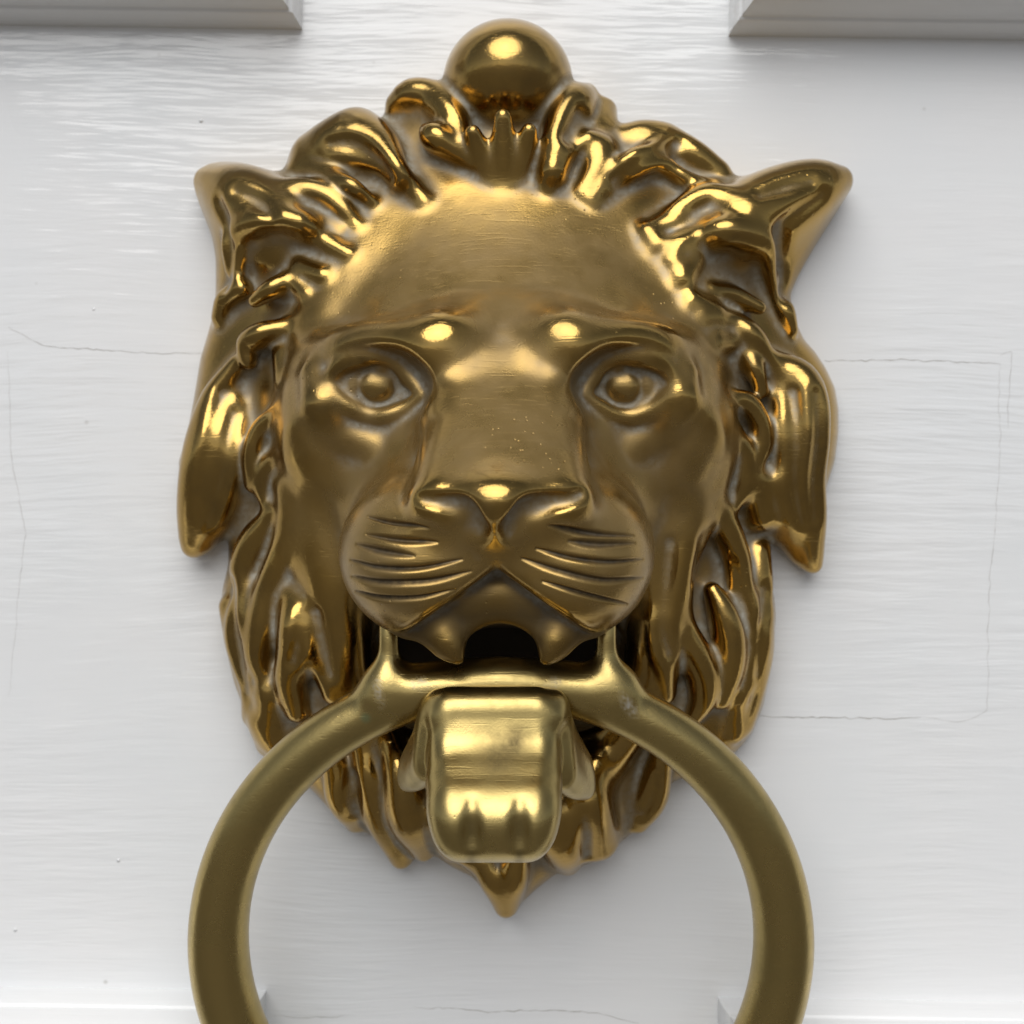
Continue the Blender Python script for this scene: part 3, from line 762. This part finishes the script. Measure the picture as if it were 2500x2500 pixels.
# cavity (how much a point lies below its surroundings) for the polish left in the hollows
_, g0 = f.sample(co)
eds = np.concatenate([quads[:, [0, 1]], quads[:, [1, 2]], quads[:, [2, 3]], quads[:, [3, 0]]])
deg = np.bincount(eds.ravel(), minlength=len(co)).astype(np.float32)[:, None]
sm = co.copy()
n1 = int(7 * (0.5 / VOX) ** 2); n2 = int(34 * (0.5 / VOX) ** 2)
ea, eb = eds[:, 0].copy(), eds[:, 1].copy()
for it in range(n2):
    sm = np.stack([np.bincount(ea, sm[eb, k], len(co)) + np.bincount(eb, sm[ea, k], len(co)) for k in range(3)], 1) / deg
    if it == n1 - 1: tight = ((sm - co) * nrm).sum(1)
wide = ((sm - co) * nrm).sum(1)
cav = np.clip((tight - 0.04) / 0.18, 0, 1)
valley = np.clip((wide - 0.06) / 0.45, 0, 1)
crest = np.clip((-wide - 0.05) / 0.4, 0, 1)
shade_raw = np.clip((41 - co[:, 2]) / 3, 0, 1) * np.clip((22.4 - np.abs(co[:, 0] + 2.4)) / 1.2, 0, 1) * np.clip((-18.5 - co[:, 1]) / 1.5, 0, 1) * np.clip((co[:, 1] + 39) / 1.5, 0, 1)  # shade of the open mouth, painted into the colour
film = np.clip((co[:, 2] - 17) / 7, 0, 1) * np.clip((1.5 - np.hypot(co[:, 0] / 34, (co[:, 1] - 16) / 48)) * 1.4, 0, 1) * 0.85
V3 = np.stack((co[:, 0], -co[:, 2], co[:, 1]), 1) * MM
a, b, c = V3[quads[:2000, 0]], V3[quads[:2000, 1]], V3[quads[:2000, 2]]
nn = np.cross(b - a, c - a); gn = np.stack((nrm[:, 0], -nrm[:, 2], nrm[:, 1]), 1)[quads[:2000, 0]]
if (nn * gn).sum() < 0: quads = quads[:, ::-1]
shade_raw = np.maximum(shade_raw, 0.6 * np.clip((48.5 - co[:, 2]) / 1.5, 0, 1) * np.clip((co[:, 2] - 38) / 2, 0, 1) * (np.abs(co[:, 0] + 2.3) < 17) * np.clip((-9 - co[:, 1]) / 2, 0, 1) * np.clip((co[:, 1] + 25) / 4, 0, 1))
knocker = empty('door_knocker', (0, 0, 0), 'brass lion head door knocker mounted on the white door, open mouth with fangs', 'door knocker')
head = mesh_obj('lion_head', V3, quads, MAT_LION, knocker)
for nm, arr in (('cavity', cav), ('film', film), ('shade_raw', shade_raw), ('valley', valley), ('crest', crest), ('recess_dark', recess_dark)):
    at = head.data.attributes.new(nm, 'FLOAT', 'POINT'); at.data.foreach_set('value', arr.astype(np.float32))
print('LION verts', len(V3), 'quads', len(quads))
del f

# ------------------------------------------------------------------ the ring with its paw-shaped striker
f = Field(-60, 60, -105, -14, 2, 66, VOX * 1.15)
top = P(1222, 1668, 34.0)
tilt = math.radians(13)
RC = 49.2; rt = 5.0
pts = []
for t in np.linspace(0, 2 * math.pi, 33):
    dz = -RC + RC * math.cos(t)
    rr = 4.3 + 1.1 * min(1.0, (1 - math.cos(t)) / 1.1)
    pts.append((top[0] + RC * math.sin(t), top[1] + dz * math.cos(tilt), top[2] + dz * math.sin(tilt), rr))
f.tube(pts, 0.6)
# pivot bar and the two uprights that go up into the mouth
bar([(940,1676,34,3.6),(1222,1674,34,3.5),(1505,1676,34,3.6)], 2.5)
for cu, s in ((950, -1), (1480, 1)):
    bar([(cu + 14 * s, 1690, 34, 3.4), (cu + 4 * s, 1640, 35, 2.4), (cu, 1590, 35.5, 1.8), (cu, 1540, 35.5, 1.7), (cu, 1480, 34.5, 1.7)], 3.0)
f.soften(2); ring_only = f.mesh()
# --- striker: a fluted shell-like tongue on the ring's front
f = Field(-24, 20, -62, -22, 22, 64, VOX)
prof = [(1716, 43.2, 142, 2.6), (1724, 45.4, 150, 3.0), (1760, 45.9, 158, 3.4), (1820, 46.9, 163, 3.6), (1870, 48.8, 166, 3.8), (1920, 51.5, 168, 4.0), (1965, 54.2, 167, 4.2), (2000, 55.4, 161, 4.2), (2028, 54.8, 150, 4.0), (2046, 53.0, 138, 3.6)]
rows = []
for v, p, hw, th in prof:
    c = P(1206, v, p - th); rows.append((c[0], c[1], c[2], th, hw * PXS * (1 - p / DIST)))
rows = np.array(rows)
from itertools import product
tt = spline(np.column_stack((rows[:, :3], rows[:, 3])), 6); ww = spline(np.column_stack((rows[:, :3], rows[:, 4])), 6)[:, 3]
X, Z, Q = f.x[:, None, None], f.z[None, :, None], f.p[None, None, :]
best = np.full(f.F.shape, 9.0, np.float32)
for (a, b, wa, wb) in zip(tt[:-1], tt[1:], ww[:-1], ww[1:]):
    dz, dq = b[1] - a[1], b[2] - a[2]; L = dz * dz + dq * dq + 1e-9
    t = np.clip(((Z - a[1]) * dz + (Q - a[2]) * dq) / L, 0, 1)
    w_ = wa + (wb - wa) * t; r_ = a[3] + (b[3] - a[3]) * t
    cx = a[0] + (b[0] - a[0]) * t
    xx = np.maximum(np.abs(X - cx) - (w_ - r_), 0)
    dist = np.sqrt(xx ** 2 + (Z - a[1] - t * dz) ** 2 + (Q - a[2] - t * dq) ** 2) - r_
    best = np.minimum(best, dist.astype(np.float32))
back = best
f.F = best.copy()
for v0, p0, hw in ((1745,38,140),(1800,39.5,146),(1860,42,150),(1920,46,150),(1980,49,148),(2020,49.5,138)):
    bar([(1206 - hw + 62, v0, p0, 4.6), (1206 + hw - 62, v0, p0, 4.6)], 1.5)
# horns at the top corners, side flares, hollow front, flutes
bar([(1082,1745,42.5,2.6),(1074,1718,41.5,2.0),(1067,1697,40,0.7)], 1.5)
bar([(1344,1745,42.5,2.6),(1352,1718,41.5,2.0),(1359,1697,40,0.7)], 1.5)
for s_ in np.linspace(0, 1, 7):
    bar([(1062 - 18 * s_, 1728 + 150 * s_, 40, 2.2), (1046 - 30 * s_, 1775 + 130 * s_, 37 - 2 * s_, 1.7), (1010 - 34 * s_ + 20 * s_ * s_, 1840 + 75 * s_, 32 - 1.5 * s_, 1.1)], 2.0)
    bar([(1352 + 20 * s_, 1728 + 170 * s_, 40, 2.2), (1372 + 30 * s_, 1775 + 150 * s_, 37 - 2 * s_, 1.8), (1412 + 42 * s_ - 26 * s_ * s_, 1840 + 95 * s_, 32 - 1.5 * s_, 1.2)], 2.0)
for cu in (1151, 1268):
    chase([(cu, 1955, 0.0, 0.6), (cu, 1985, 0.4, 1.1), (cu, 2015, 0.9, 1.4), (cu, 2048, 1.1, 1.6), (cu, 2066, 0.9, 1.6)], 1.0)
f.soften(2); strk = f.mesh()

def finish(name, data, mat, parent):
    co, quads = data
    V3 = np.stack((co[:, 0], -co[:, 2], co[:, 1]), 1) * MM
    o = mesh_obj(name, V3, quads, mat, parent)
    bm = None
    me = o.data
    # make the normals look outwards
    n = len(me.polygons); nor = np.zeros(n * 3, np.float32); cen = np.zeros(n * 3, np.float32); ar = np.zeros(n, np.float32)
    me.polygons.foreach_get('normal', nor); me.polygons.foreach_get('center', cen); me.polygons.foreach_get('area', ar)
    if ((nor.reshape(-1, 3) * cen.reshape(-1, 3)).sum(1) * ar).sum() < 0: me.flip_normals()
    return o
ring = finish('ring', ring_only, MAT_RING, knocker)
# pale braze scars where the bar meets the ring, a green spot beside one
rc = ring_only[0]; sc_ = np.zeros(len(rc))
spr = PXS * (1 - rc[:, 2] / DIST); ru = rc[:, 0] / spr + 1250; rv = 1250 - rc[:, 1] / spr
for (a, b, su, sv, rot) in ((925, 1690, 14, 40, -0.2), (1533, 1722, 16, 36, -0.5), (1024, 1668, 26, 18, 0.3), (1350, 1668, 22, 16, -0.6)):
    c_, s_ = math.cos(rot), math.sin(rot); du, dv_ = ru - a, rv - b
    sc_ = np.maximum(sc_, np.exp(-(((du * c_ + dv_ * s_) / su) ** 2 + ((-du * s_ + dv_ * c_) / sv) ** 2)) * (rc[:, 2] > 30))
rag = np.sin(ru * .35 + 2 * np.sin(rv * .21)) * np.sin(rv * .27 + 2 * np.sin(ru * .17))
sc_ = np.clip(sc_ * (1.1 + 0.8 * rag) - 0.25, 0, 1)
spot = np.clip(1.6 - np.hypot(ru - 893, rv - 1753) / 10, 0, 1) * (rc[:, 2] > 25)
for nm, arr in (('cavity', sc_), ('verdigris', spot)):
    at = ring.data.attributes.new(nm, 'FLOAT', 'POINT'); at.data.foreach_set('value', arr.astype(np.float32))
striker = finish('striker', strk, MAT_RING, ring)
rc = strk[0]; spr = PXS * (1 - rc[:, 2] / DIST); ru = rc[:, 0] / spr + 1250; rv = 1250 - rc[:, 1] / spr
pit = np.exp(-(((ru - 1215) / 55) ** 2 + ((rv - 1850) / 48) ** 2)) + 0.8 * np.exp(-(((ru - 1260) / 26) ** 2 + ((rv - 1805) / 34) ** 2))  # shade of a dented front, painted as dark spots
for cu in (1151, 1268): pit = pit + 0.7 * np.exp(-(((ru - cu) / 12) ** 2)) * np.clip((rv - 1965) / 60, 0, 1)  # shade painted down the flutes
at = striker.data.attributes.new('recess_dark', 'FLOAT', 'POINT'); at.data.foreach_set('value', (0.75 * np.clip(pit, 0, 1) * (rc[:, 2] > 42)).astype(np.float32))
striker['label'] = 'fluted paw-shaped boss hung on the top of the ring'
